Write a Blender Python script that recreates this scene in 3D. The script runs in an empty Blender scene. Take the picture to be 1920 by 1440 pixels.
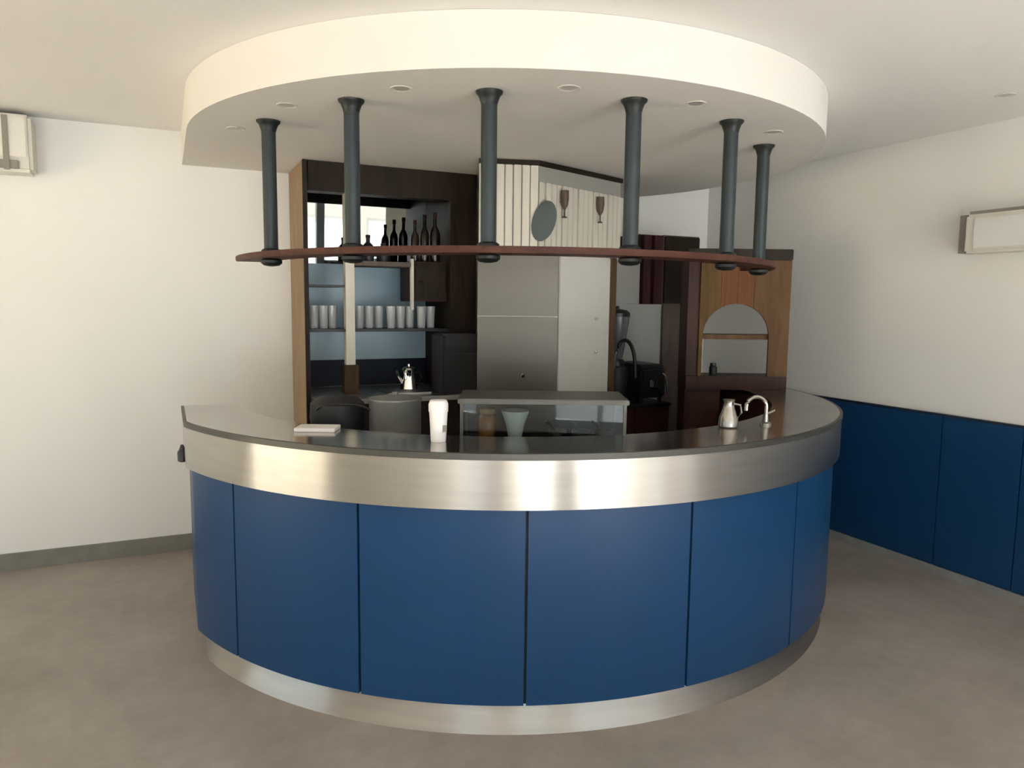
import bpy, bmesh, math, random
from mathutils import Vector, Matrix

R = math.radians
SC = bpy.context.scene
COL = SC.collection
random.seed(7)

# ------------------------------------------------------------------ camera
# World axes follow the room: X runs along the left wall, Y runs along the right wall.
YAW, PITCH, ROLL, EYE = 0.4366, 0.1089, 0.0111, 1.65
fw = Vector((math.sin(YAW) * math.cos(PITCH), math.cos(YAW) * math.cos(PITCH), -math.sin(PITCH)))
rt0 = Vector((math.cos(YAW), -math.sin(YAW), 0))
up0 = rt0.cross(fw)
rt = rt0 * math.cos(ROLL) + up0 * math.sin(ROLL)
up = up0 * math.cos(ROLL) - rt0 * math.sin(ROLL)
cd = bpy.data.cameras.new('camera')
cam = bpy.data.objects.new('camera', cd)
COL.objects.link(cam)
M4 = Matrix.Identity(4)
for i in range(3):
    M4[i][0], M4[i][1], M4[i][2] = rt[i], up[i], -fw[i]
M4[2][3] = EYE
cam.matrix_world = M4
cd.sensor_width = 36.0
cd.lens = 1386.09 / 1920 * 36
cd.clip_start = 0.05
cd.clip_end = 2000
SC.camera = cam

# ------------------------------------------------------------------ sky and exposure
W = bpy.data.worlds.new('overcast_sky')
SC.world = W
W.use_nodes = True
wn = W.node_tree.nodes
bg = wn['Background']
bg.inputs['Color'].default_value = (0.78, 0.91, 1.0, 1)
bg.inputs['Strength'].default_value = 1.9
vs = SC.view_settings
vs.view_transform = 'Standard'
vs.look = 'None'
vs.exposure = 0.64
vs.gamma = 1.0
vs.use_curve_mapping = False

sd = bpy.data.lights.new('sun', 'SUN')
sd.energy = 72.0
sd.angle = R(1.0)
sd.color = (1.0, 0.975, 0.94)
sun = bpy.data.objects.new('sun', sd)
sun.location = (0, -12, 11)
SUNDIR = Vector((0.14 * math.cos(R(43)), 0.99 * math.cos(R(43)), -math.sin(R(43))))   # way the light travels, in through the front windows
sun.rotation_euler = SUNDIR.to_track_quat('-Z', 'Y').to_euler()
COL.objects.link(sun)

# room shell limits
AX0, AX1 = -4.5, 4.306
BY0, BY1 = -3.2, 5.23
CEIL = 2.70
SOF = 2.496
CX, CY = 1.880, 4.132          # centre of the round bar


def portal(name, loc, rot, sx, sy):
    """daylight portal lying in a window opening"""
    ld = bpy.data.lights.new(name, 'AREA')
    ld.shape = 'RECTANGLE'
    ld.size, ld.size_y = sx, sy
    ld.cycles.is_portal = True
    o = bpy.data.objects.new(name, ld)
    o.location, o.rotation_euler = loc, rot
    COL.objects.link(o)


BAYS = [(-3.77, -1.99), (-0.95, 0.35), (0.97, 3.00), (3.35, 4.14)]
WZ0, WZ1 = 0.12, 2.27
for a0, a1 in BAYS:
    portal('window_portal', ((a0 + a1) / 2, BY0 - 0.14, (WZ0 + WZ1) / 2), (R(90), 0, 0), a1 - a0, WZ1 - WZ0)
SIDE_WINS = [(1.72, 4.45, 0.06, 2.10)]
for b0, b1, z0, z1 in SIDE_WINS:
    portal('window_portal', (AX0 - 0.14, (b0 + b1) / 2, (z0 + z1) / 2), (0, R(-90), 0), z1 - z0, b1 - b0)

# ------------------------------------------------------------------ materials
MATS = {}


def nodes_of(name):
    m = bpy.data.materials.new(name)
    m.use_nodes = True
    nt = m.node_tree
    return m, nt, nt.nodes['Principled BSDF']


def mat(name, col, rough=0.5, metal=0.0, var=0.06, scale=6.0, bump=0.0, stretch=(1, 1, 1), coat=0.0, trans=0.0, spec=0.5, rvar=0.0):
    if name in MATS:
        return MATS[name]
    m, nt, p = nodes_of(name)
    tc = nt.nodes.new('ShaderNodeTexCoord')
    mp = nt.nodes.new('ShaderNodeMapping')
    mp.inputs['Scale'].default_value = stretch
    nz = nt.nodes.new('ShaderNodeTexNoise')
    nz.inputs['Scale'].default_value = scale
    nz.inputs['Detail'].default_value = 4
    rp = nt.nodes.new('ShaderNodeValToRGB')
    rp.color_ramp.elements[0].position = 0.3
    rp.color_ramp.elements[1].position = 0.7
    rp.color_ramp.elements[0].color = tuple(c * (1 - var) for c in col) + (1,)
    rp.color_ramp.elements[1].color = tuple(min(1, c * (1 + var)) for c in col) + (1,)
    L = nt.links
    L.new(tc.outputs['Object'], mp.inputs['Vector'])
    L.new(mp.outputs['Vector'], nz.inputs['Vector'])
    L.new(nz.outputs['Fac'], rp.inputs['Fac'])
    L.new(rp.outputs['Color'], p.inputs['Base Color'])
    p.inputs['Roughness'].default_value = rough
    p.inputs['Metallic'].default_value = metal
    p.inputs['Specular IOR Level'].default_value = spec
    p.inputs['Coat Weight'].default_value = coat
    p.inputs['Transmission Weight'].default_value = trans
    if bump:
        b = nt.nodes.new('ShaderNodeBump')
        b.inputs['Strength'].default_value = bump
        b.inputs['Distance'].default_value = 0.01
        L.new(nz.outputs['Fac'], b.inputs['Height'])
        L.new(b.outputs['Normal'], p.inputs['Normal'])
    MATS[name] = m
    return m


def floor_mat():
    m, nt, p = nodes_of('stone_floor')
    L = nt.links
    tc = nt.nodes.new('ShaderNodeTexCoord')
    n1 = nt.nodes.new('ShaderNodeTexNoise')
    n1.inputs['Scale'].default_value = 1.7
    n1.inputs['Detail'].default_value = 7
    n1.inputs['Roughness'].default_value = 0.62
    n2 = nt.nodes.new('ShaderNodeTexNoise')
    n2.inputs['Scale'].default_value = 14
    n2.inputs['Detail'].default_value = 5
    mx = nt.nodes.new('ShaderNodeMix')
    mx.inputs['Factor'].default_value = 0.3
    rp = nt.nodes.new('ShaderNodeValToRGB')
    rp.color_ramp.elements[0].position = 0.30
    rp.color_ramp.elements[1].position = 0.70
    rp.color_ramp.elements[0].color = (0.265, 0.233, 0.208, 1)
    rp.color_ramp.elements[1].color = (0.395, 0.350, 0.316, 1)
    L.new(tc.outputs['Object'], n1.inputs['Vector'])
    L.new(tc.outputs['Object'], n2.inputs['Vector'])
    L.new(n1.outputs['Fac'], mx.inputs['A'])
    L.new(n2.outputs['Fac'], mx.inputs['B'])
    L.new(mx.outputs['Result'], rp.inputs['Fac'])
    L.new(rp.outputs['Color'], p.inputs['Base Color'])
    p.inputs['Roughness'].default_value = 0.55
    p.inputs['Specular IOR Level'].default_value = 0.35
    return m


def wood(name, c1, c2, rough=0.45, axis=2, scale=9.0, spec=0.2):
    if name in MATS:
        return MATS[name]
    m, nt, p = nodes_of(name)
    L = nt.links
    tc = nt.nodes.new('ShaderNodeTexCoord')
    mp = nt.nodes.new('ShaderNodeMapping')
    s = [1.0, 1.0, 1.0]
    s[axis] = 0.12
    mp.inputs['Scale'].default_value = s
    nz = nt.nodes.new('ShaderNodeTexNoise')
    nz.inputs['Scale'].default_value = scale * 3
    nz.inputs['Detail'].default_value = 5
    nz.inputs['Distortion'].default_value = 0.6
    rp = nt.nodes.new('ShaderNodeValToRGB')
    rp.color_ramp.elements[0].position = 0.3
    rp.color_ramp.elements[1].position = 0.72
    rp.color_ramp.elements[0].color = tuple(c1) + (1,)
    rp.color_ramp.elements[1].color = tuple(c2) + (1,)
    L.new(tc.outputs['Object'], mp.inputs['Vector'])
    L.new(mp.outputs['Vector'], nz.inputs['Vector'])
    L.new(nz.outputs['Fac'], rp.inputs['Fac'])
    L.new(rp.outputs['Color'], p.inputs['Base Color'])
    p.inputs['Roughness'].default_value = rough + 0.12
    p.inputs['Specular IOR Level'].default_value = spec
    MATS[name] = m
    return m


def pane_mat(name, tint=(1, 1, 1), gloss=0.08):
    m = bpy.data.materials.new(name)
    m.use_nodes = True
    nt = m.node_tree
    nt.nodes.remove(nt.nodes['Principled BSDF'])
    out = nt.nodes['Material Output']
    t = nt.nodes.new('ShaderNodeBsdfTransparent')
    t.inputs['Color'].default_value = tuple(tint) + (1,)
    g = nt.nodes.new('ShaderNodeBsdfGlossy')
    g.inputs['Roughness'].default_value = 0.03
    mx = nt.nodes.new('ShaderNodeMixShader')
    mx.inputs['Fac'].default_value = gloss
    nt.links.new(t.outputs[0], mx.inputs[1])
    nt.links.new(g.outputs[0], mx.inputs[2])
    nt.links.new(mx.outputs[0], out.inputs['Surface'])
    return m


WALL = mat('cream_wall_paint', (0.84, 0.825, 0.79), 0.85, var=0.012, scale=1.5, bump=0.02, spec=0.2)
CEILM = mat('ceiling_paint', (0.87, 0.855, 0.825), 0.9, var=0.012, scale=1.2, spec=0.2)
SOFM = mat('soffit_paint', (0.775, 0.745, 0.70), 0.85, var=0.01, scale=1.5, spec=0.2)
FLOOR = floor_mat()
STONE = mat('grey_stone_skirting', (0.20, 0.19, 0.165), 0.5, var=0.12, scale=9)
LSTONE = mat('pale_stone_skirting', (0.30, 0.30, 0.29), 0.5, var=0.10, scale=9)
BLUE = mat('blue_laminate', (0.009, 0.050, 0.138), 0.34, var=0.05, scale=2.0, spec=0.3)
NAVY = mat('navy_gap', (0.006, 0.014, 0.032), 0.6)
STEEL = mat('brushed_steel', (0.53, 0.51, 0.475), 0.30, 1.0, var=0.05, scale=3, stretch=(1, 1, 14))


def brushed(m, aniso, rot):
    nt = m.node_tree
    p = nt.nodes['Principled BSDF']
    tg = nt.nodes.new('ShaderNodeTangent')
    tg.direction_type = 'RADIAL'
    tg.axis = 'Z'
    nt.links.new(tg.outputs['Tangent'], p.inputs['Tangent'])
    p.inputs['Anisotropic'].default_value = aniso
    p.inputs['Anisotropic Rotation'].default_value = rot


STEELTOP = mat('worn_steel_top', (0.47, 0.445, 0.41), 0.16, 1.0, var=0.10, scale=5)
STEELK = mat('kick_steel', (0.50, 0.48, 0.45), 0.36, 1.0, var=0.07, scale=3, stretch=(1, 1, 10))
brushed(STEEL, 0.97, 0.25)
brushed(STEELK, 0.97, 0.25)
STEELD = mat('dull_steel', (0.46, 0.45, 0.43), 0.35, 1.0, var=0.06, scale=6)
STEELJ = mat('dull_chrome', (0.36, 0.34, 0.32), 0.22, 1.0, var=0.05)
CHROME = mat('chrome', (0.78, 0.78, 0.77), 0.08, 1.0, var=0.02)
POST = mat('slate_blue_metal', (0.030, 0.042, 0.048), 0.42, 0.3, var=0.10, scale=8)
POSTD = mat('dark_flange_metal', (0.014, 0.017, 0.018), 0.45, 0.3, var=0.10)
REDW = wood('red_brown_wood', (0.055, 0.020, 0.014), (0.110, 0.042, 0.029), 0.4, axis=0)
DKW = wood('dark_walnut', (0.012, 0.0075, 0.005), (0.028, 0.018, 0.012), 0.45, axis=2)
DKRED = wood('dark_mahogany', (0.022, 0.007, 0.005), (0.048, 0.017, 0.012), 0.4, axis=2)
MARO = wood('maroon_wood', (0.040, 0.010, 0.014), (0.075, 0.022, 0.026), 0.4, axis=2)
GREYW = wood('grey_brown_wood', (0.10, 0.078, 0.068), (0.155, 0.12, 0.105), 0.5, axis=2)
TAN = wood('tan_wood', (0.26, 0.175, 0.105), (0.36, 0.25, 0.155), 0.5, axis=2)
OAKA = wood('olive_oak', (0.075, 0.038, 0.008), (0.125, 0.066, 0.016), 0.45, axis=2)
OAKB = wood('orange_oak', (0.105, 0.036, 0.008), (0.165, 0.062, 0.016), 0.45, axis=2)
OAKC = wood('brown_oak', (0.080, 0.040, 0.014), (0.130, 0.068, 0.026), 0.45, axis=2)
CREAMB = mat('cream_board', (0.66, 0.62, 0.535), 0.5, var=0.06, scale=5, stretch=(3, 3, 0.4))
GREYP = mat('grey_header_paint', (0.36, 0.355, 0.32), 0.6, var=0.05)
WLAM = mat('white_laminate', (0.60, 0.585, 0.55), 0.35, var=0.04, scale=3)
GREYL = mat('grey_splashback', (0.40, 0.40, 0.385), 0.4, var=0.06, scale=2)
STEELF = mat('fridge_steel', (0.135, 0.124, 0.108), 0.42, 1.0, var=0.04, scale=2, stretch=(1, 1, 6))
STEELF2 = mat('lower_fridge_steel_dimmed', (0.125, 0.113, 0.10), 0.38, 1.0, var=0.04, scale=2, stretch=(1, 1, 6))  # darker copy of the upper steel, a dimmer reflection put into its colour
BLACK = mat('black_plastic', (0.010, 0.010, 0.011), 0.38, var=0.1)
BLKSOFT = mat('soft_black', (0.014, 0.014, 0.016), 0.55, var=0.15)
PURP = mat('black_purple_enamel', (0.016, 0.012, 0.018), 0.5, var=0.1)
WHITEP = mat('white_plastic', (0.74, 0.73, 0.70), 0.4, var=0.02)
WHITEC = mat('white_cup', (0.86, 0.84, 0.84), 0.4, var=0.02)
OFFW = mat('offwhite_casing', (0.72, 0.69, 0.62), 0.5, var=0.02)
SHADOWG = mat('louvre_and_shade_grey', (0.24, 0.22, 0.19), 0.6, var=0.05)  # louvre grey, also the shading painted on the heater edges
TEAL = mat('dark_teal_enamel', (0.045, 0.065, 0.065), 0.35, var=0.15)
BROWNO = mat('brown_ornament', (0.10, 0.065, 0.04), 0.5, var=0.15)
AMBER = mat('amber_liquid_glass', (0.22, 0.10, 0.045), 0.2, var=0.1)
PAPER = mat('white_paper', (0.80, 0.77, 0.74), 0.7, var=0.02)
DSTEEL = mat('dark_steel', (0.085, 0.083, 0.075), 0.45, 0.6, var=0.08)
MIRROR = mat('blue_tinted_mirror', (0.70, 0.77, 0.80), 0.025, 1.0, var=0.01)
FROST = mat('frosted_glass', (0.90, 0.92, 0.93), 0.12, var=0.02, trans=0.6)
SMOKE = mat('smoked_hopper', (0.16, 0.16, 0.17), 0.2, var=0.05, trans=0.3)
PBLUE = mat('reflected_grey_blue', (0.30, 0.43, 0.52), 0.25, var=0.05, scale=2)  # reflected outdoor tone painted into the panel colour
LBLUE = mat('reflected_pale_blue', (0.50, 0.66, 0.78), 0.25, var=0.04, scale=2)  # brighter reflected band, also painted as plain colour
POTS = mat('pot_steel', (0.30, 0.30, 0.285), 0.45, 0.5, var=0.08)
CUPM = mat('pale_blue_enamel', (0.52, 0.58, 0.64), 0.3, var=0.04)
BOTTLE = mat('dark_bottle_glass', (0.016, 0.011, 0.007), 0.15, var=0.2)
LENS = mat('dull_lamp_lens', (0.50, 0.48, 0.44), 0.3, var=0.03)
ALU = mat('white_window_frame', (0.70, 0.69, 0.67), 0.4, var=0.02)
PANE = pane_mat('window_pane', (0.96, 0.98, 0.98), 0.04)
TPANE = pane_mat('tinted_window_pane', (0.95, 0.97, 0.97), 0.05)
CASEGL = pane_mat('showcase_pane', (0.80, 0.83, 0.81), 0.025)
SEA = mat('blue_grey_water', (0.030, 0.045, 0.056), 0.35, var=0.15, scale=0.05)
TERR = mat('cream_bounce_ground', (0.36, 0.28, 0.175), 0.8, var=0.08, scale=2)

# ------------------------------------------------------------------ mesh helpers
ORG = {}


class MB:
    def __init__(self):
        self.v, self.f = [], []

    def add(self, vs, fs):
        n = len(self.v)
        self.v += [tuple(p) for p in vs]
        self.f += [tuple(i + n for i in f) for f in fs]
        return self

    def prism(self, poly, z0, z1):
        n = len(poly)
        area = sum(poly[i][0] * poly[(i + 1) % n][1] - poly[(i + 1) % n][0] * poly[i][1] for i in range(n))
        if area < 0:
            poly = poly[::-1]
        vs = [(x, y, z0) for x, y in poly] + [(x, y, z1) for x, y in poly]
        fs = [tuple(range(n))[::-1], tuple(range(n, 2 * n))]
        fs += [(i, (i + 1) % n, n + (i + 1) % n, n + i) for i in range(n)]
        return self.add(vs, fs)

    def box(self, x0, x1, y0, y1, z0, z1):
        return self.prism([(x0, y0), (x1, y0), (x1, y1), (x0, y1)], z0, z1)

    def slab(self, p0, p1, t, z0, z1, off=0.0):
        """upright slab along the plan line p0-p1, thickness t to the right-hand side of the line"""
        d = Vector((p1[0] - p0[0], p1[1] - p0[1]))
        d.normalize()
        nrm = Vector((d.y, -d.x))
        a = Vector(p0) + nrm * off
        b = Vector(p1) + nrm * off
        c, e = b + nrm * t, a + nrm * t
        return self.prism([tuple(a), tuple(b), tuple(c), tuple(e)], z0, z1)

    def ring(self, r0, r1, z0, z1, a0, a1, n=48, amin0=None, amin1=None, lean=0.0):
        """sector of a ring about the bar centre; amin flattens the left side of the inner/outer edge"""
        vs, fs = [], []
        for i in range(n + 1):
            t = R(a0 + (a1 - a0) * i / n)
            for r, am in ((r0, amin0), (r1, amin1)):
                x, y = CX + r * math.cos(t), CY + r * math.sin(t)
                if am is not None and x < am:
                    x = am
                k = lean if r is r1 else 0.0
                vs += [(x, y, z0), (x - k * math.cos(t), y - k * math.sin(t), z1)]
        for i in range(n):
            k, q = 4 * i, 4 * i + 4
            fs += [(k, q, q + 1, k + 1)[::-1], (k + 2, q + 2, q + 3, k + 3), (k + 1, k + 3, q + 3, q + 1)[::-1], (k, k + 2, q + 2, q)]
        fs += [(0, 1, 3, 2), (4 * n, 4 * n + 2, 4 * n + 3, 4 * n + 1)]
        return self.add(vs, [f[::-1] for f in fs] if False else fs)

    def lathe(self, prof, cx, cy, cz=0.0, n=24, cap=True):
        vs, fs = [], []
        for r, z in prof:
            for k in range(n):
                t = 2 * math.pi * k / n
                vs.append((cx + r * math.cos(t), cy + r * math.sin(t), cz + z))
        m = len(prof)
        for i in range(m - 1):
            for k in range(n):
                k2 = (k + 1) % n
                fs.append((i * n + k, i * n + k2, (i + 1) * n + k2, (i + 1) * n + k))
        if cap:
            fs.append(tuple(range(n))[::-1])
            fs.append(tuple(range((m - 1) * n, m * n)))
        return self.add(vs, fs)

    def tube(self, path, r, n=10):
        pts = [Vector(p) for p in path]
        vs, fs = [], []
        rr = r if isinstance(r, (list, tuple)) else [r] * len(pts)
        for i, p in enumerate(pts):
            d = (pts[min(i + 1, len(pts) - 1)] - pts[max(i - 1, 0)]).normalized()
            ref = Vector((0, 0, 1)) if abs(d.z) < 0.9 else Vector((1, 0, 0))
            u = d.cross(ref).normalized()
            w = d.cross(u).normalized()
            for k in range(n):
                t = 2 * math.pi * k / n
                vs.append(tuple(p + (u * math.cos(t) + w * math.sin(t)) * rr[i]))
        for i in range(len(pts) - 1):
            for k in range(n):
                k2 = (k + 1) % n
                fs.append((i * n + k, (i + 1) * n + k, (i + 1) * n + k2, i * n + k2))
        fs.append(tuple(range(n)))
        fs.append(tuple(range((len(pts) - 1) * n, len(pts) * n))[::-1])
        return self.add(vs, fs)

    def build(self, name, material, parent=None, origin=None, bevel=0.0, smooth=35):
        if parent is not None:
            org = ORG[parent]
        else:
            if origin is None:
                xs, ys, zs = zip(*self.v)
                origin = ((min(xs) + max(xs)) / 2, (min(ys) + max(ys)) / 2, min(zs))
            org = Vector(origin)
        me = bpy.data.meshes.new(name)
        me.from_pydata([tuple(Vector(p) - org) for p in self.v], [], self.f)
        bm = bmesh.new()
        bm.from_mesh(me)
        bmesh.ops.recalc_face_normals(bm, faces=bm.faces)
        if bevel:
            ed = [e for e in bm.edges if len(e.link_faces) == 2 and e.calc_face_angle() > R(40)]
            bmesh.ops.bevel(bm, geom=ed, offset=bevel, segments=2, affect='EDGES', clamp_overlap=True)
        bm.to_mesh(me)
        bm.free()
        if smooth:
            me.shade_smooth()
            me.set_sharp_from_angle(angle=R(smooth))
        me.materials.append(material)
        o = bpy.data.objects.new(name, me)
        COL.objects.link(o)
        if parent is not None:
            o.parent = parent
        else:
            o.location = org
        ORG[o] = org
        return o


def tag(o, label=None, cat=None, group=None, kind=None):
    if label:
        o['label'] = label
    if cat:
        o['category'] = cat
    if group:
        o['group'] = group
    if kind:
        o['kind'] = kind
    return o


def empty(name, loc, label, cat, group=None):
    o = bpy.data.objects.new(name, None)
    o.location = loc
    o.empty_display_size = 0.1
    COL.objects.link(o)
    ORG[o] = Vector(loc)
    return tag(o, label, cat, group)


def copy_tree(src, loc, rz=0.0, label=None):
    c = src.copy()
    COL.objects.link(c)
    c.location = loc
    c.rotation_euler = (0, 0, rz)
    if label:
        c['label'] = label
    for ch in list(src.children):
        d = ch.copy()
        COL.objects.link(d)
        d.parent = c
        for g in ch.children:
            e = g.copy()
            COL.objects.link(e)
            e.parent = d
    return c


def struct(mb, name, m, label, smooth=35, **k):
    return tag(mb.build(name, m, smooth=smooth, **k), label, None, None, 'structure')


def pol(r, ang):
    return CX + r * math.cos(R(ang)), CY + r * math.sin(R(ang))


CY_, SY_ = math.cos(YAW), math.sin(YAW)


def vw(X, Y):
    """plan point given across (X) and along (Y) the long axis from the entrance to the bar"""
    return X * CY_ + Y * SY_, -X * SY_ + Y * CY_


# ------------------------------------------------------------------ room shell
T = 0.14
struct(MB().box(AX0 - T, AX1 + T, BY0 - T, BY1 + T, -0.1, 0.0), 'floor', FLOOR, 'mottled grey brown stone floor')
struct(MB().box(AX0 - T, AX1 + T, BY0 - T, BY1 + T, CEIL, CEIL + 0.1), 'ceiling', CEILM, 'plain cream painted ceiling')
struct(MB().box(AX0 - T, AX1 + T, BY1, BY1 + T, 0, CEIL), 'wall_left', WALL, 'plain cream wall to the left of and behind the bar')
struct(MB().box(AX1, AX1 + T, BY0 - T, BY1, 0, CEIL), 'wall_right', WALL, 'plain cream wall above the dark blue wainscot')
mb = MB()
edges = [AX0 - T] + [e for bay in BAYS for e in bay] + [AX1]
for i in range(0, len(edges), 2):
    mb.box(edges[i], edges[i + 1], BY0 - T, BY0, 0, CEIL)
for a0, a1 in BAYS:
    mb.box(a0, a1, BY0 - T, BY0, 0, WZ0)
    mb.box(a0, a1, BY0 - T, BY0, WZ1, CEIL)
struct(mb, 'wall_front', WALL, 'window wall on the street side')
mb = MB()
yy = BY0
for b0, b1, z0, z1 in SIDE_WINS:
    mb.box(AX0 - T, AX0, yy, b0, 0, CEIL)
    mb.box(AX0 - T, AX0, b0, b1, 0, z0).box(AX0 - T, AX0, b0, b1, z1, CEIL)
    yy = b1
mb.box(AX0 - T, AX0, yy, BY1, 0, CEIL)
struct(mb, 'wall_side', WALL, 'cream side wall with a wide glazed opening')

# windows (glazed bays)
for i, (a0, a1) in enumerate(BAYS):
    mb = MB()
    w = 0.055
    y0, y1 = BY0 - 0.10, BY0 - 0.04
    mb.box(a0, a0 + w, y0, y1, WZ0, WZ1).box(a1 - w, a1, y0, y1, WZ0, WZ1)
    mb.box(a0 + w, a1 - w, y0, y1, WZ0, WZ0 + w).box(a0 + w, a1 - w, y0, y1, WZ1 - w, WZ1)
    nmul = 2 if a1 - a0 > 2.2 else (1 if a1 - a0 > 1.0 else 0)
    xs = [a0] + [a0 + (a1 - a0) * (k + 1) / (nmul + 1) for k in range(nmul)] + [a1]
    for x in xs[1:-1]:
        mb.box(x - w / 2, x + w / 2, y0, y1, WZ0 + w, WZ1 - w)
    fr = struct(mb, 'window_%d' % (i + 1), ALU, 'tall white framed shop window')
    for x0, x1 in zip(xs[:-1], xs[1:]):
        MB().box(x0 + 0.03, x1 - 0.03, BY0 - 0.075, BY0 - 0.069, WZ0 + 0.03, WZ1 - 0.03).build('pane', TPANE, fr)
w = 0.06
for i, (b0, b1, z0, z1) in enumerate(SIDE_WINS):
    mb = MB()
    mb.box(AX0 - 0.1, AX0 - 0.04, b0, b0 + w, z0, z1).box(AX0 - 0.1, AX0 - 0.04, b1 - w, b1, z0, z1)
    mb.box(AX0 - 0.1, AX0 - 0.04, b0 + w, b1 - w, z0, z0 + w).box(AX0 - 0.1, AX0 - 0.04, b0 + w, b1 - w, z1 - w, z1)
    fr = struct(mb, 'window_%d' % (len(BAYS) + 1 + i), ALU, 'wide white framed side window')
    MB().box(AX0 - 0.075, AX0 - 0.069, b0 + 0.03, b1 - 0.03, z0 + 0.03, z1 - 0.03).build('pane', PANE, fr)
    for k in range(1, 3):
        yk = b0 + (b1 - b0) * k / 3
        MB().box(AX0 - 0.1, AX0 - 0.04, yk - 0.03, yk + 0.03, z0 + w, z1 - w).build('mullion', ALU, fr)
struct(MB().box(-60, AX0 - T, BY0 - T, 40, -0.10, -0.02), 'floor_bounce', TERR, 'added unseen cream ground bouncing sun in through the side windows')  # unseen ground added to bounce warm sun inside and onto the steel band
# water outside the windows
tag(MB().box(-300, 300, -400, BY0 - 1.5, -0.9, -0.6).build('bay_water', SEA), 'calm blue grey water outside the windows', 'water', kind='stuff')

# skirting
struct(MB().box(AX0, 4.27, BY1 - 0.015, BY1, 0, 0.105), 'baseboard_left', STONE, 'dark grey stone skirting on the left wall')
struct(MB().box(AX1 - 0.034, AX1, BY0, BY1 - 0.016, 0, 0.055), 'baseboard_right', LSTONE, 'low pale grey skirting under the blue wainscot')
# wainscot on the right wall
wt = empty('wainscot', (AX1, 2.9, 0.055), 'dark blue wainscot of tall flush panels on the right wall', 'wainscot')
seams = [5.20, 4.62, 3.90, 2.94, 2.465, 1.50, 0.55, -0.4, -1.35, -2.3, -3.19]
for s0, s1 in zip(seams[:-1], seams[1:]):
    MB().box(AX1 - 0.024, AX1 - 0.004, s1 + 0.003, s0 - 0.003, 0.056, 0.992).build('panel', BLUE, wt, bevel=0.002)
MB().box(AX1 - 0.004, AX1, -3.19, 5.20, 0.056, 0.985).build('backing', NAVY, wt)
MB().box(AX1 - 0.028, AX1, -3.19, 5.20, 0.992, 1.004).build('cap_rail', NAVY, wt)

# dropped round ceiling over the bar
SR = 1.757
pts = []
AL = CX - SR
for i in range(97):
    t = R(-180 + 320 * i / 96)
    x, y = CX + SR * math.cos(t), CY + SR * math.sin(t)
    if y > BY1 - 0.001:
        break
    pts.append((x, y))
xe = CX + math.sqrt(SR * SR - (BY1 - 0.001 - CY) ** 2)
pts.append((xe, BY1 - 0.001))
pts.append((AL, BY1 - 0.001))
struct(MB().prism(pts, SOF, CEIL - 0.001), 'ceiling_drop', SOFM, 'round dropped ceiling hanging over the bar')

# ------------------------------------------------------------------ bar counter
bar = empty('bar_counter', (CX, CY, 0), 'round bar counter with blue panels and a polished steel band', 'bar counter')
RB, RP, RK, RI = 1.907, 1.880, 1.862, 1.575
AMB, AMP, AMK = 0.055, 0.080, 0.115
ps = [-180, -171.6, -151.6, -131.6, -111.8, -91.4, -71.1, -50.8, -30.5, -12, 0]
for p0, p1 in zip(ps[:-1], ps[1:]):
    g = 0.16
    MB().ring(RP - 0.018, RP, 0.128, 0.896, p0 + g, p1 - g, 24, AMP + 0.018, AMP).build('panel', BLUE, bar, smooth=30)
MB().ring(RI + 0.02, RP - 0.019, 0.126, 0.896, -179.6, -0.4, 96, None, AMP + 0.020).build('carcass', NAVY, bar, smooth=30)
MB().ring(RI, RI + 0.018, 0.0, 1.082, -179.6, -0.4, 96).build('inner_lining', DKRED, bar, smooth=30)
MB().ring(RI + 0.02, RK, 0.0, 0.125, -179.6, -0.4, 96, None, AMK, lean=0.033).build('kick_plate', STEELK, bar, smooth=30)
MB().ring(RP - 0.017, RB, 0.8965, 1.082, -180, 0, 120, AMP + 0.02, AMB).build('steel_band', STEEL, bar, smooth=30)
MB().ring(RI - 0.015, RB - 0.010, 1.083, 1.107, -180, 0, 120, None, AMB + 0.010).build('countertop', STEELTOP, bar, smooth=30)
MB().ring(RB - 0.0095, RB + 0.004, 1.083, 1.1065, -180, 0, 120, AMB + 0.0095, AMB - 0.004).build('edge_strip', DSTEEL, bar, smooth=30)
MB().ring(1.10, RI - 0.001, 0.865, 0.90, -176, -68, 72).build('work_shelf', STEELD, bar, smooth=30)
# black latch on the left end of the counter
lt = MB().lathe([(0.010, 0), (0.022, 0.006), (0.022, 0.050), (0.014, 0.062), (0.006, 0.085)], 0.045, 3.86, 0.868, 12)
lt.box(0.05, 0.082, 3.848, 3.872, 0.875, 0.91)
tag(lt.build('latch', BLACK, bar), 'small black latch on the left end of the counter')

# ------------------------------------------------------------------ hanging ring shelf and posts
tag(MB().ring(1.372, 1.545, 1.850, 1.878, -180, -33, 96).build('hanging_shelf', REDW, origin=(CX, CY, 1.850), bevel=0.004, smooth=30),
    'thin red brown curved shelf hanging from the dark posts', 'shelf')
post = empty('hanging_post', (0, 0, 1.80), 'dark slate metal post between ceiling and curved shelf', 'post', 'dark posts carrying the curved shelf')
MB().lathe([(0.033, 0), (0.033, SOF - 1.8785 - 0.04)], 0, 0, 1.8785, 20).build('tube', POST, post)
MB().lathe([(0.0335, 0), (0.036, 0.012), (0.044, 0.034), (0.054, 0.044), (0.056, 0.052)], 0, 0, SOF - 0.053, 24).build('ceiling_flange', POSTD, post)
MB().lathe([(0.012, -0.016), (0.036, -0.012), (0.050, 0.0), (0.050, 0.012), (0.040, 0.0195)], 0, 0, 1.830, 24).build('shelf_collar', POSTD, post)
MB().lathe([(0.0335, 0), (0.046, 0.0), (0.046, 0.012), (0.0335, 0.020)], 0, 0, 1.8785, 24, cap=False).build('upper_collar', POSTD, post)
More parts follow.
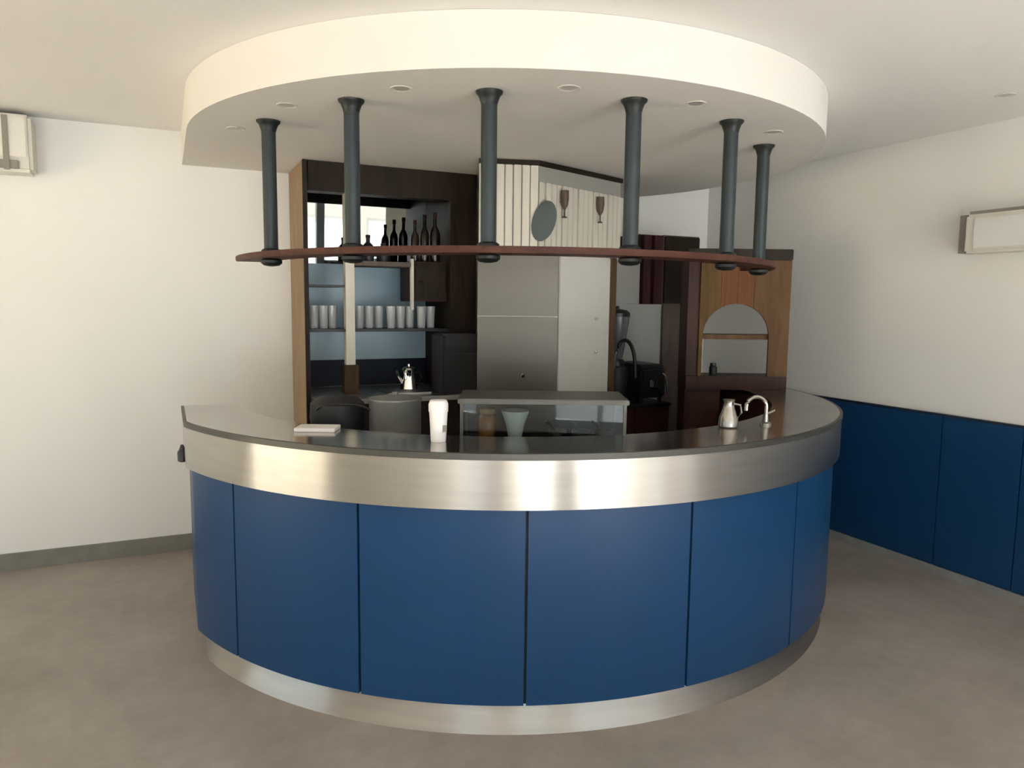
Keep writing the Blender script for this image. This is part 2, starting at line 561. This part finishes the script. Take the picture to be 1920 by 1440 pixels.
plabels = ['leftmost dark slate hanging post, over the tan cabinet side',
           'second dark hanging post from the left, in front of the mirror shelves',
           'third dark hanging post from the left, at the left edge of the boarded pillar',
           'fourth dark hanging post from the left, at the right edge of the boarded pillar',
           'fifth dark hanging post from the left, over the arched wooden unit',
           'rightmost and shortest looking dark hanging post, over the arched wooden unit']
for i in range(6):
    x, y = pol(1.456, -165.6 + 24.1 * i)
    if i == 0:
        post.location = (x, y, 1.80)
        post['label'] = plabels[0]
    else:
        copy_tree(post, (x, y, 1.80), label=plabels[i])
ORG[post] = Vector((0, 0, 0))

# recessed downlights in the drop
dl = empty('downlight', (0, 0, SOF), 'x', 'downlight', 'recessed downlights round the dropped ceiling')
MB().lathe([(0.030, -0.001), (0.043, -0.004), (0.046, -0.001)], 0, 0, SOF, 20, cap=False).build('trim_ring', OFFW, dl)
MB().lathe([(0.001, -0.002), (0.031, -0.0015)], 0, 0, SOF, 20, cap=False).build('lens', LENS, dl)
dlab = ['recessed downlight at the far left edge of the dropped ceiling', 'recessed downlight above the first two posts',
        'recessed downlight between second and third posts', 'recessed downlight between third and fourth posts',
        'recessed downlight between fourth and fifth posts', 'recessed downlight right of the rightmost post']
for i, an in enumerate((-175.3, -153, -130.5, -105.5, -83.5, -57)):
    x, y = pol(1.54, an)
    if i == 0:
        dl.location = (x, y, SOF)
        dl['label'] = dlab[0]
    else:
        copy_tree(dl, (x, y, SOF), label=dlab[i])
copy_tree(dl, (3.80, 2.41, CEIL), label='recessed downlight in the main ceiling near the right wall').pop('group', None)

# ------------------------------------------------------------------ mirrored back bar unit
U0, U1, UF, UB = 0.772, 1.900, 4.66, 5.214
un = empty('back_bar_unit', ((U0 + U1) / 2, 4.95, 0), 'tall mirrored back bar shelving with dark header and tan side', 'shelving')
MB().box(U0, U0 + 0.026, UF + 0.01, UB, 0, SOF - 0.002).build('side_panel', TAN, un)
MB().box(U0 - 0.004, U0 + 0.022, UF - 0.012, UF + 0.009, 0, SOF - 0.002).build('front_stile', DKW, un, bevel=0.003)
MB().box(1.715, U1, UF, UB, 0, SOF - 0.002).build('end_upright', DKW, un)
MB().box(U0 + 0.031, 1.714, UF, UF + 0.10, 2.315, SOF - 0.002).build('header', DKW, un)
MB().box(U0 + 0.027, 1.714, UF + 0.101, UB, 2.38, SOF - 0.002).build('top_panel', DKW, un)
MB().box(1.022, 1.078, UF + 0.005, UF + 0.07, 1.25, 2.314).build('centre_upright', CREAMB, un)
MB().box(1.008, 1.098, UF, UF + 0.09, 1.062, 1.249).build('upright_foot', wood('mid_brown_wood', (0.05, 0.028, 0.016), (0.09, 0.052, 0.03), 0.5), un)
# mirror at the top leans forward a little; panels below it have its reflected bands painted in
ml = MB()
zb, zt, yb, yt = 1.905, 2.375, 5.180, 5.155
ml.add([(U0 + 0.03, yb, zb), (1.71, yb, zb), (1.71, yt, zt), (U0 + 0.03, yt, zt),
        (U0 + 0.03, yb + 0.012, zb), (1.71, yb + 0.012, zb), (1.71, yt + 0.012, zt), (U0 + 0.03, yt + 0.012, zt)],
       [(0, 1, 2, 3), (4, 7, 6, 5), (0, 4, 5, 1), (1, 5, 6, 2), (2, 6, 7, 3), (3, 7, 4, 0)])
ml.build('mirror', MIRROR, un, smooth=0)
MB().box(U0 + 0.03, 1.71, 5.168, 5.180, 1.468, 1.904).build('reflection_panel', PBLUE, un)
MB().box(U0 + 0.03, 1.71, 5.168, 5.180, 1.245, 1.467).build('reflection_panel', LBLUE, un)
MB().box(U0 + 0.03, 1.71, 5.168, 5.180, 1.062, 1.244).build('reflection_panel', NAVY, un)
MB().box(U0 + 0.027, 1.714, UF + 0.02, UF + 0.30, 1.458, 1.476).build('shelf', BLACK, un, bevel=0.002)
MB().box(U0 + 0.027, 1.021, UF + 0.02, UF + 0.26, 1.738, 1.752).build('shelf', BLACK, un, bevel=0.002)
MB().box(1.081, 1.45, UF + 0.02, UF + 0.28, 1.876, 1.905).build('shelf', GREYW, un, bevel=0.002)
MB().box(U0 + 0.027, 1.85, 4.42, 4.655, 1.030, 1.060).box(U0 + 0.027, 1.714, 4.655, 5.13, 1.030, 1.060).build('worktop', STEELD, un, bevel=0.003)
MB().box(U0 + 0.027, 1.714, 4.46, 5.13, 0.0, 1.029).build('base_cabinet', DKW, un)

# dark wooden box hung on the right of the mirror
bx = empty('wall_box', (1.60, 4.80, 1.655), 'dark brown wooden box cupboard beside the mirror shelves', 'cupboard')
MB().box(1.478, 1.712, 4.72, 5.02, 1.655, 1.915).build('box', DKRED, bx, bevel=0.004)
dr = MB().box(1.488, 1.704, 4.704, 4.719, 1.667, 1.905).build('door', DKW, bx, bevel=0.003)
MB().lathe([(0.008, 0), (0.014, 0.004), (0.014, 0.012), (0.008, 0.018)], 1.52, 4.694, 1.775, 12).build('knob', DKRED, dr)
MB().box(1.458, 1.476, 4.70, 4.73, 1.60, 1.93).build('edge_strip', CREAMB, bx)

# bottles standing on the box
def bottle(name, x, y, z, h, r, label, m=BOTTLE):
    e = empty(name, (x, y, z), label, 'bottle', 'dark bottles on the box cupboard')
    MB().lathe([(r * 0.92, 0), (r, 0.008), (r, h * 0.55), (r * 0.85, h * 0.63), (r * 0.36, h * 0.74), (r * 0.34, h * 0.93)], x, y, z, 18).build('glass', m, e)
    MB().lathe([(r * 0.42, h * 0.90), (r * 0.42, h), (r * 0.36, h + 0.003)], x, y, z, 14).build('cap', DKRED, e)
    return e


for i, (x, h, r) in enumerate([(1.515, 0.27, 0.030), (1.582, 0.31, 0.033), (1.655, 0.33, 0.036)]):
    bottle('bottle', x, 4.80, 1.916, h, r, ['short dark bottle, leftmost on the box cupboard', 'dark bottle in the middle on the box cupboard',
                                            'tallest dark bottle on the box cupboard, beside the dark upright'][i])
for i, (x, h, r) in enumerate([(1.20, 0.17, 0.038), (1.30, 0.12, 0.045)]):
    e = bottle('decanter', x, 4.80, 1.906, h, r, ['low dark decanter behind the second post', 'squat dark decanter on the upper mirror shelf'][i], BLKSOFT)
    e['group'] = 'decanters on the upper mirror shelf'

# tumblers on the long shelf
gl = MB().lathe([(0.024, 0), (0.026, 0.004), (0.032, 0.145), (0.029, 0.145), (0.0235, 0.010), (0.001, 0.009)], 0, 0, 0, 16, cap=False)
gl.add([(0, 0, 0)], [])
g0 = None
for i, x in enumerate((0.845, 0.905, 0.965, 1.13, 1.20, 1.27, 1.34, 1.41, 1.48, 1.55, 1.62)):
    if g0 is None:
        g0 = tag(gl.build('tumbler', FROST, origin=(0, 0, 0)), 'clear tall tumbler in the row on the mirror shelf', 'glass', 'tumblers on the mirror shelf')
        g0.location = (x, 4.79, 1.477)
    else:
        c = g0.copy()
        COL.objects.link(c)
        c.location = (x, 4.79 + 0.02 * ((i % 3) - 1), 1.477)

# steel coffee pot and tray on the back worktop
e = empty('coffee_pot', (1.44, 4.70, 1.071), 'small bright steel coffee pot on the back worktop', 'coffee pot')
MB().lathe([(0.052, 0), (0.058, 0.01), (0.046, 0.07), (0.040, 0.10), (0.046, 0.135)], 1.44, 4.70, 1.071, 20).build('body', CHROME, e)
MB().lathe([(0.047, 0), (0.040, 0.012), (0.012, 0.022), (0.010, 0.036), (0.004, 0.040)], 1.44, 4.70, 1.206, 18).build('lid', CHROME, e)
MB().tube([(1.486, 4.70, 1.19), (1.52, 4.70, 1.185), (1.528, 4.70, 1.15), (1.497, 4.70, 1.10)], 0.007, 8).build('handle', BLACK, e)
MB().tube([(1.397, 4.70, 1.12), (1.37, 4.70, 1.16), (1.355, 4.70, 1.20)], [0.014, 0.010, 0.008], 8).build('spout', CHROME, e)
tag(MB().box(1.26, 1.55, 4.55, 4.83, 1.0605, 1.0705).build('tray', STEELD, bevel=0.004), 'thin steel tray under the small coffee pot', 'tray')

# dark appliance right of the tray
e = empty('ice_machine', (1.63, 4.62, 1.0605), 'dark purple black appliance between mirror shelves and pillar', 'appliance')
MB().box(1.580, 1.830, 4.45, 4.655, 1.0605, 1.452).build('casing', PURP, e, bevel=0.012)
MB().box(1.594, 1.816, 4.440, 4.449, 1.10, 1.33).build('door', BLACK, e, bevel=0.004)
MB().box(1.598, 1.812, 4.438, 4.449, 1.36, 1.43).build('control_panel', BLKSOFT, e, bevel=0.003)

# ------------------------------------------------------------------ pillar with steel doors and boarded top
L_, C_, R_ = (1.690, 4.122), (2.125, 3.920), (2.610, 4.122)
pc = empty('pillar_cabinet', (2.15, 4.25, 0), 'grey steel and white laminate pillar cabinet under the boarded top', 'cabinet')
MB().prism([L_, C_, R_, (2.610, 4.60), (1.905, 4.60)], 0, 1.945).build('body', WLAM, pc)
MB().slab(L_, C_, 0.018, 1.575, 1.94, 0.001).build('upper_door', STEELF, pc, bevel=0.003)
lo = MB().slab(L_, C_, 0.018, 0.10, 1.568, 0.001).build('lower_door', STEELF2, pc, bevel=0.003)
MB().lathe([(0.012, 0), (0.014, 0.004), (0.014, 0.02), (0.010, 0.024)], 1.93, 3.985, 1.205, 12).build('lock', CHROME, lo)
sp = MB().slab(C_, R_, 0.016, 0.10, 1.94, 0.001).build('side_panel', WLAM, pc, bevel=0.003)
for z in (1.55, 1.34):
    dx, dy = R_[0] - C_[0], R_[1] - C_[1]
    px, py = C_[0] + dx * 0.70, C_[1] + dy * 0.70
    q = math.hypot(dx, dy)
    MB().lathe([(0.010, 0), (0.012, 0.006), (0.010, 0.014)], px + dy / q * 0.020, py - dx / q * 0.020, z, 10).build('screw_cap', STEELD, sp)
MB().slab((2.600, 4.108), (2.640, 4.126), 0.03, 0.0, 1.945, 0.0).build('edge_post', wood('edge_brown', (0.07, 0.04, 0.02), (0.12, 0.072, 0.04), 0.5), pc)

PL, PC, PR = (1.700, 4.137), (2.042, 4.036), (2.825, 4.345)
bp = empty('boarded_pillar_top', (2.2, 4.4, 1.946), 'white tongue and groove boarded top of the pillar', 'pillar')
MB().prism([PL, PC, PR, (2.825, 4.655), (1.915, 4.655)], 1.946, SOF - 0.03).build('core', GREYP, bp)
MB().prism([(1.696, 4.124), (2.042, 4.020), (2.836, 4.334), (2.836, 4.655), (1.915, 4.655)], SOF - 0.029, SOF - 0.002).build('top_trim', DKW, bp)


def boards(p0, p1, n, z0, z1, t0=0.0, t1=1.0):
    for k in range(n):
        a = t0 + (t1 - t0) * (k + 0.06) / n
        b = t0 + (t1 - t0) * (k + 0.94) / n
        q0 = (p0[0] + (p1[0] - p0[0]) * a, p0[1] + (p1[1] - p0[1]) * a)
        q1 = (p0[0] + (p1[0] - p0[0]) * b, p0[1] + (p1[1] - p0[1]) * b)
        MB().slab(q0, q1, 0.012 + 0.003 * ((k * 5) % 3), z0, z1, 0.0005).build('board', CREAMB, bp, bevel=0.003)


boards(PL, PC, 7, 1.948, SOF - 0.031)
boards(PC, PR, 16, 1.948, 2.372)


def on_face(s, off):
    dx, dy = PR[0] - PC[0], PR[1] - PC[1]
    q = math.hypot(dx, dy)
    dx, dy = dx / q, dy / q
    return PC[0] + dx * s + dy * off, PC[1] + dy * s - dx * off, (dx, dy)


# goblet shaped ornaments on the boards
for i, (s, z) in enumerate(((0.195, 2.175), (0.558, 2.175))):
    x, y, d = on_face(s, 0.046)
    e = empty('goblet_ornament', (x, y, z), ['brown goblet ornament on the boards beside the teal oval', 'brown goblet ornament further right on the boards'][i],
              'ornament', 'goblet ornaments on the boards')
    h = 0.165
    MB().lathe([(0.006, h * 0.30), (0.020, h * 0.46), (0.026, h * 0.72), (0.024, h)], x, y, z, 14).build('bowl', BROWNO, e)
    MB().lathe([(0.018, 0), (0.016, 0.004), (0.005, 0.012), (0.005, h * 0.31)], x, y, z, 12).build('stem', BROWNO, e)
    xb, yb_, _ = on_face(s, 0.016)
    MB().tube([(xb, yb_, z + h * 0.6), (x, y, z + h * 0.6)], 0.006, 8).build('peg', BROWNO, e)
# oval teal plaque
x, y, d = on_face(0.030, 0.022)
mbp = MB()
vs, nseg = [], 28
for off in (0.0, 0.016):
    for k in range(nseg):
        t = 2 * math.pi * k / nseg
        u, w_ = 0.072 * math.cos(t), 0.120 * math.sin(t)
        u += 0.18 * w_
        vs.append((x + rt0.x * u + 0.39 * 0 - fw.x * off, y + rt0.y * u - fw.y * off, 2.14 + w_))
fs = [tuple(range(nseg)), tuple(range(nseg, 2 * nseg))[::-1]] + [(k, (k + 1) % nseg, nseg + (k + 1) % nseg, nseg + k) for k in range(nseg)]
mbp.add([(v[0] - fw.x * 0.02, v[1] - fw.y * 0.02, v[2]) for v in vs], fs)
tag(mbp.build('oval_plaque', TEAL, bevel=0.003), 'dark teal oval plaque on the corner of the boarded pillar', 'plaque')

# ------------------------------------------------------------------ right of the pillar
bc = empty('base_cupboard', (3.05, 4.55, 0), 'low dark cupboard under the coffee grinder', 'cupboard')
MB().box(2.66, 3.27, 4.32, 4.75, 0.0, 0.93).build('body', DKW, bc)
MB().box(2.65, 3.28, 4.30, 4.755, 0.931, 0.95).build('top', BLACK, bc, bevel=0.003)
for k in range(2):
    d_ = MB().box(2.67 + 0.30 * k, 2.96 + 0.30 * k, 4.302, 4.319, 0.06, 0.92).build('door', DKRED, bc, bevel=0.003)
    MB().lathe([(0.008, 0), (0.012, 0.006), (0.008, 0.014)], 2.93 + 0.07 * k, 4.293, 0.70, 10).build('knob', CHROME, d_)

# coffee grinder
gx, gy = 2.918, 4.46
gr = empty('coffee_grinder', (gx, gy, 0.951), 'black coffee grinder with a smoked hopper beside the pillar', 'coffee grinder')
MB().box(gx - 0.085, gx + 0.085, gy - 0.10, gy + 0.14, 0.951, 0.985).build('base', BLACK, gr, bevel=0.01)
MB().lathe([(0.080, 0), (0.085, 0.02), (0.085, 0.20), (0.070, 0.225)], gx, gy + 0.03, 0.986, 20).build('motor_body', BLKSOFT, gr)
MB().lathe([(0.060, 0), (0.062, 0.03), (0.050, 0.05)], gx, gy + 0.03, 1.212, 18).build('collar', BLACK, gr)
hp = MB().lathe([(0.045, 0), (0.060, 0.09), (0.085, 0.26), (0.088, 0.30)], gx, gy + 0.03, 1.263, 20).build('hopper', SMOKE, gr)
MB().lathe([(0.092, 0), (0.092, 0.025), (0.070, 0.045), (0.015, 0.055), (0.012, 0.075)], gx, gy + 0.03, 1.5635, 20).build('lid', BLACK, hp)
arch = []
for k in range(15):
    t = math.pi * k / 14
    arch.append((gx + 0.0 - 0.09 * math.cos(t), gy - 0.08, 1.20 + 0.20 * math.sin(t)))
arch.append((gx + 0.095, gy - 0.08, 1.13))
MB().tube(arch, 0.014, 10).build('fork_arm', BLACK, gr)
# espresso machine
em = empty('espresso_machine', (3.13, 4.46, 0.951), 'squat black espresso machine right of the coffee grinder', 'espresso machine')
MB().box(3.036, 3.25, 4.34, 4.70, 0.985, 1.20).build('body', BLACK, em, bevel=0.015)
MB().box(3.044, 3.24, 4.36, 4.69, 1.201, 1.225).build('cup_rail', BLKSOFT, em, bevel=0.006)
for (fx, fy) in ((3.062, 4.37), (3.22, 4.37), (3.062, 4.67), (3.22, 4.67)):
    MB().lathe([(0.014, 0), (0.018, 0.034)], fx, fy, 0.951, 10).build('foot', BLACK, em)
MB().lathe([(0.032, 0), (0.032, 0.05)], 3.12, 4.315, 1.07, 16).build('group_head', CHROME, em)
MB().tube([(3.12, 4.30, 1.085), (3.11, 4.18, 1.075)], 0.013, 8).build('portafilter', BLACK, em)
MB().tube([(3.215, 4.33, 1.16), (3.22, 4.30, 1.14), (3.222, 4.295, 1.02)], 0.006, 8).build('steam_wand', CHROME, em)

# tall dark cupboard by the corner
tc = empty('tall_cupboard', (3.62, 4.95, 0), 'tall dark wooden cupboard between grinder and arched unit', 'cupboard')
MB().box(3.50, 3.84, 4.76, 5.21, 0.0, 2.185).build('body', GREYW, tc)
MB().box(3.505, 3.835, 4.742, 4.759, 1.66, 2.175).build('upper_door', DKW, tc, bevel=0.003)
MB().box(3.505, 3.835, 4.742, 4.759, 0.08, 1.65).build('lower_door', GREYW, tc, bevel=0.003)
MB().box(3.29, 3.499, 4.80, 5.21, 1.655, 2.185).build('side_box', DKW, tc)
MB().box(2.97, 3.499, 4.762, 4.790, 0.0, 1.654).build('grey_panel', GREYL, tc)
MB().box(2.97, 3.289, 4.762, 4.790, 1.655, 1.985).build('grey_panel', GREYL, tc)
MB().box(3.315, 3.385, 4.752, 4.799, 1.655, 2.178).build('maroon_strip', MARO, tc, bevel=0.004)
MB().box(3.415, 3.495, 4.752, 4.799, 1.655, 2.178).build('maroon_strip', MARO, tc, bevel=0.004)

# ------------------------------------------------------------------ arched wooden unit standing on the counter end
AX, AXE, AYF, AYB = 1.125, 1.775, 4.78, 5.00
ZB, ZT = 1.1075, 2.01
mid = vw((AX + AXE) / 2, (AYF + AYB) / 2)
au = empty('arched_unit', (mid[0], mid[1], ZB), 'orange brown wooden shelf unit with an arched opening', 'shelf unit')


def vbox(x0, x1, y0, y1, z0, z1):
    return MB().prism([vw(x0, y0), vw(x1, y0), vw(x1, y1), vw(x0, y1)], z0, z1)


vbox(AX, AX + 0.075, AYF, AYB, ZB, ZT - 0.07).build('side_panel', DKRED, au)
vbox(AXE - 0.03, AXE, AYF, AYB, ZB, ZT - 0.07).build('side_panel', OAKC, au)
vbox(AX - 0.008, AXE + 0.008, AYF - 0.015, AYB, ZT - 0.069, ZT).build('top_board', DKW, au, bevel=0.004)
vbox(AX + 0.076, AXE - 0.031, AYF, AYB, ZB, ZB + 0.088).build('bottom_board', DKRED, au)
vbox(AX + 0.076, AXE - 0.031, AYF + 0.022, AYB, 1.432, 1.462).build('shelf', OAKC, au)
# front planks cut by the arch
ox0, ox1 = 1.222, 1.648
cxo, ro_ = (ox0 + ox1) / 2, (ox1 - ox0) / 2
zsp = 1.452


def arch_z(x):
    u = (x - cxo) / ro_
    return zsp + 0.985 * ro_ * math.sqrt(max(0, 1 - u * u))


def plank(x0, x1, m):
    n = 12
    vs, fs = [], []
    xs = [x0 + (x1 - x0) * k / n for k in range(n + 1)]
    for y in (AYF - 0.020, AYF - 0.001):
        for x in xs:
            zb = arch_z(x) if ox0 <= x <= ox1 else zsp
            a, b = vw(x, y)
            vs.append((a, b, zb))
            vs.append((a, b, ZT - 0.071))
    o = 2 * (n + 1)
    for k in range(n):
        i = 2 * k
        fs += [(i, i + 2, i + 3, i + 1), (o + i, o + i + 1, o + i + 3, o + i + 2), (i, o + i, o + i + 2, i + 2), (i + 1, i + 3, o + i + 3, o + i + 1)]
    fs += [(0, 1, o + 1, o), (2 * n, o + 2 * n, o + 2 * n + 1, 2 * n + 1)]
    MB().add(vs, fs).build('plank', m, au)


plank(ox0 + 0.0005, 1.330, OAKA)
plank(1.332, 1.435, OAKB)
plank(1.437, 1.540, OAKB)
plank(1.542, ox1 - 0.0005, OAKC)
vbox(AX + 0.074, ox0, AYF - 0.020, AYF - 0.001, ZB + 0.089, ZT - 0.071).build('stile', OAKA, au)
vbox(ox1, AXE, AYF - 0.020, AYF - 0.001, ZB + 0.089, ZT - 0.071).build('stile', OAKC, au)
vbox(AX, AXE, AYF - 0.022, AYF - 0.001, ZB, ZB + 0.088).build('bottom_rail', DKRED, au)
# base under the inner half of the arched unit
sb = empty('support_cupboard', (3.15, 4.02, 0), 'dark mahogany cupboard under the arched unit', 'cupboard')
MB().prism([vw(1.13, 4.80), vw(1.36, 4.80), vw(1.36, 5.00), vw(1.13, 5.00)], 0, 1.104).build('body', DKRED, sb)
MB().prism([vw(1.14, 4.784), vw(1.35, 4.784), vw(1.35, 4.799), vw(1.14, 4.799)], 0.08, 1.09).build('door', DKRED, sb, bevel=0.002)
# little dark jar standing in the unit
x, y = vw(1.325, 4.86)
e = empty('spice_jar', (x, y, ZB + 0.0885), 'small dark jar standing inside the arched unit', 'jar')
MB().lathe([(0.024, 0), (0.026, 0.006), (0.026, 0.05), (0.018, 0.06)], x, y, ZB + 0.0885, 14).build('body', BLKSOFT, e)
MB().lathe([(0.020, 0), (0.020, 0.016)], x, y, ZB + 0.149, 14).build('lid', BLACK, e)

# ------------------------------------------------------------------ things on and behind the counter
x, y = 0.951, 2.716
e = empty('white_tumbler', (x, y, 1.1075), 'tall white lidded cup standing on the counter', 'cup')
MB().lathe([(0.029, 0), (0.030, 0.004), (0.036, 0.118)], x, y, 1.1075, 24).build('body', WHITEC, e)
MB().lathe([(0.0385, 0), (0.0385, 0.03), (0.033, 0.044), (0.030, 0.046)], x, y, 1.2258, 24).build('lid', WHITEC, e)
MB().box(x + 0.006, x + 0.022, y - 0.036, y - 0.030, 1.15, 1.175).build('mark', SHADOWG, e)

# white paper pad
x, y = pol(1.645, -143.2)
mbx = MB()
ca, sa = math.cos(-YAW), math.sin(-YAW)
q = [(x + u * ca - v * sa, y + u * sa + v * ca) for u, v in ((-0.085, -0.055), (0.085, -0.055), (0.085, 0.055), (-0.085, 0.055))]
tag(mbx.prism(q, 1.1075, 1.123).build('paper_pad', PAPER, bevel=0.002), 'white paper pad lying on the counter at the left', 'paper')

# black bucket behind the counter
x, y = vw(-0.845, 3.55)
e = empty('black_bucket', (x, y, 0.9005), 'round black bucket behind the counter on the left', 'bucket')
MB().lathe([(0.095, 0), (0.105, 0.01), (0.132, 0.19), (0.128, 0.26), (0.10, 0.285), (0.03, 0.30)], x, y, 0.9005, 24).build('body', BLKSOFT, e)
pth = []
for k in range(11):
    t = math.pi * k / 10
    u = 0.125 * math.cos(t)
    pth.append((x + CY_ * u, y - SY_ * u, 1.12 + 0.03 * math.sin(t) + 0.02))
MB().tube([(p[0], p[1] - 0.128, p[2]) for p in pth], 0.005, 8).build('handle', BLACK, e)

# grey steel pot
x, y = vw(-0.560, 3.52)
e = empty('steel_pot', (x, y, 0.9005), 'grey steel stock pot behind the counter beside the bucket', 'pot')
MB().lathe([(0.118, 0), (0.124, 0.008), (0.124, 0.272), (0.129, 0.280), (0.129, 0.288)], x, y, 0.9005, 28).build('body', POTS, e)
MB().lathe([(0.128, 0), (0.128, 0.004), (0.06, 0.016), (0.012, 0.018), (0.014, 0.032), (0.004, 0.036)], x, y, 1.189, 24).build('lid', POTS, e)

# glass showcase behind the counter
S0, S1, SF, SBk, SZ0, SZ1 = -0.215, 0.478, 3.04, 3.34, 0.9005, 1.255
c0 = vw((S0 + S1) / 2, (SF + SBk) / 2)
sc = empty('glass_showcase', (c0[0], c0[1], SZ0), 'steel framed glass showcase behind the middle of the counter', 'showcase')
f = 0.013
for xa in (S0, S1 - f):
    for ya in (SF, SBk - f):
        vbox(xa, xa + f, ya, ya + f, SZ0 + 0.021, SZ1 - 0.022).build('corner_post', DSTEEL, sc)
vbox(S0 - 0.01, S1 + 0.01, SF - 0.008, SBk + 0.01, SZ1 - 0.0215, SZ1).build('top', DSTEEL, sc, bevel=0.003)
vbox(S0, S1, SF, SBk, SZ0, SZ0 + 0.0205).build('base', DSTEEL, sc)
vbox(S0 + f, S1 - f, SF + 0.004, SF + 0.008, SZ0 + 0.021, SZ1 - 0.022).build('front_pane', CASEGL, sc)
vbox(S0 + f, S1 - f, SBk - 0.008, SBk - 0.004, SZ0 + 0.021, SZ1 - 0.022).build('back_panel', BLACK, sc)
for xa in (S0 + 0.004, S1 - 0.008):
    vbox(xa, xa + 0.004, SF + f, SBk - f, SZ0 + 0.021, SZ1 - 0.022).build('side_pane', CASEGL, sc)
vbox(S0 + f, S1 - f, SF + 0.02, SBk - 0.02, 1.055, 1.061).build('shelf', DSTEEL, sc)
# contents of the showcase
x, y = vw(-0.105, 3.16)
e = empty('amber_jar', (x, y, 1.0615), 'amber brown jar at the left inside the showcase', 'jar')
MB().lathe([(0.036, 0), (0.038, 0.01), (0.038, 0.10), (0.030, 0.115)], x, y, 1.0615, 16).build('body', AMBER, e)
MB().lathe([(0.034, 0), (0.034, 0.02)], x, y, 1.1768, 16).build('lid', TAN, e)
x, y = vw(0.015, 3.15)
e = empty('flared_cup', (x, y, 1.0615), 'pale blue grey flared cup inside the showcase', 'cup')
MB().lathe([(0.026, 0), (0.028, 0.006), (0.040, 0.07), (0.062, 0.13), (0.059, 0.13), (0.037, 0.07), (0.024, 0.012), (0.001, 0.010)], x, y, 1.0615, 22, cap=False).build('body', CUPM, e)
MB().lathe([(0.001, -0.0005), (0.026, -0.0003), (0.026, 0.0005)], x, y, 1.0615, 22, cap=False).build('foot', CUPM, e)
sl = ['pale scoop at the left of the row in the showcase', 'pale scoop in the middle of the row in the showcase', 'pale scoop at the right of the row in the showcase']
for k, xx in enumerate((0.20, 0.30, 0.40)):
    x, y = vw(xx, 3.17)
    e = empty('scoop', (x, y, 1.0615), sl[k], 'scoop', 'scoops in the showcase')
    MB().lathe([(0.028, 0), (0.038, 0.03), (0.040, 0.045), (0.036, 0.045), (0.025, 0.008)], x, y, 1.0615, 16, cap=False).build('bowl', DSTEEL, e)
    hx, hy = vw(xx - 0.055, 3.12)
    MB().tube([(x - 0.02, y, 1.11), ((x + hx) / 2, (y + hy) / 2, 1.135), (hx, hy, 1.15)], 0.007, 8).build('handle', BLACK, e)

# steel jug and swan neck tap at the right
x, y = pol(1.615, -76.0)
e = empty('milk_jug', (x, y, 1.1075), 'small bright milk jug on the counter below the arched unit', 'jug')
MB().lathe([(0.040, 0), (0.044, 0.006), (0.042, 0.04), (0.026, 0.085), (0.022, 0.110), (0.027, 0.125)], x, y, 1.1075, 20).build('body', STEELJ, e)
hd = [(x + rt0.x * u, y + rt0.y * u, 1.1075 + w_) for u, w_ in ((0.022, 0.105), (0.052, 0.10), (0.058, 0.065), (0.038, 0.035))]
MB().tube(hd, 0.005, 8).build('handle', STEELJ, e)
x, y = pol(1.690, -69.2)
e = empty('tap', (x, y, 1.1075), 'chrome swan neck tap on the counter below the arched unit', 'tap')
MB().lathe([(0.026, 0), (0.026, 0.008), (0.014, 0.014), (0.012, 0.05)], x, y, 1.1075, 16).build('base', STEELJ, e)
tp = [(x, y, 1.15)]
for k in range(12):
    t = math.pi * k / 11
    u = -0.046 * (1 - math.cos(t))
    tp.append((x + rt0.x * u, y + rt0.y * u, 1.190 + 0.046 * math.sin(t)))
tp.append((tp[-1][0], tp[-1][1], 1.172))
MB().tube(tp, 0.009, 10).build('spout', STEELJ, e)
MB().tube([(x, y, 1.155), (x + rt0.x * 0.04, y + rt0.y * 0.04, 1.175)], 0.006, 8).build('lever', STEELJ, e)

# ------------------------------------------------------------------ wall units
ac = empty('air_conditioner', (-1.10, 5.12, 2.35), 'white wall air conditioner high on the left wall', 'air conditioner')
MB().box(-1.56, -0.655, 5.035, BY1 - 0.001, 2.355, 2.672).build('casing', OFFW, ac, bevel=0.018)
MB().box(-1.54, -0.675, 5.020, 5.034, 2.43, 2.655).build('front_panel', OFFW, ac, bevel=0.006)
MB().box(-1.50, -0.72, 5.018, 5.034, 2.368, 2.415).build('louvre', SHADOWG, ac, bevel=0.004)
MB().box(-0.790, -0.762, 5.012, 5.019, 2.36, 2.655).build('panel_joint', SHADOWG, ac)

wb = empty('wall_heater', (4.2, 2.45, 1.96), 'white box unit on the right wall above the wainscot', 'wall unit')
MB().box(4.165, AX1 - 0.001, 2.05, 2.815, 1.962, 2.180).build('casing', OFFW, wb, bevel=0.012)
MB().box(4.152, 4.164, 2.07, 2.755, 1.985, 2.155).build('front_panel', WHITEP, wb, bevel=0.004)
MB().box(4.19, AX1 - 0.001, 2.8155, 2.862, 1.966, 2.182).build('end_shade_strip', SHADOWG, wb)  # dark strips here and on top put the casing's edge shading into colour
MB().box(4.18, AX1 - 0.001, 2.06, 2.80, 2.181, 2.198).build('top_shade_strip', SHADOWG, wb)
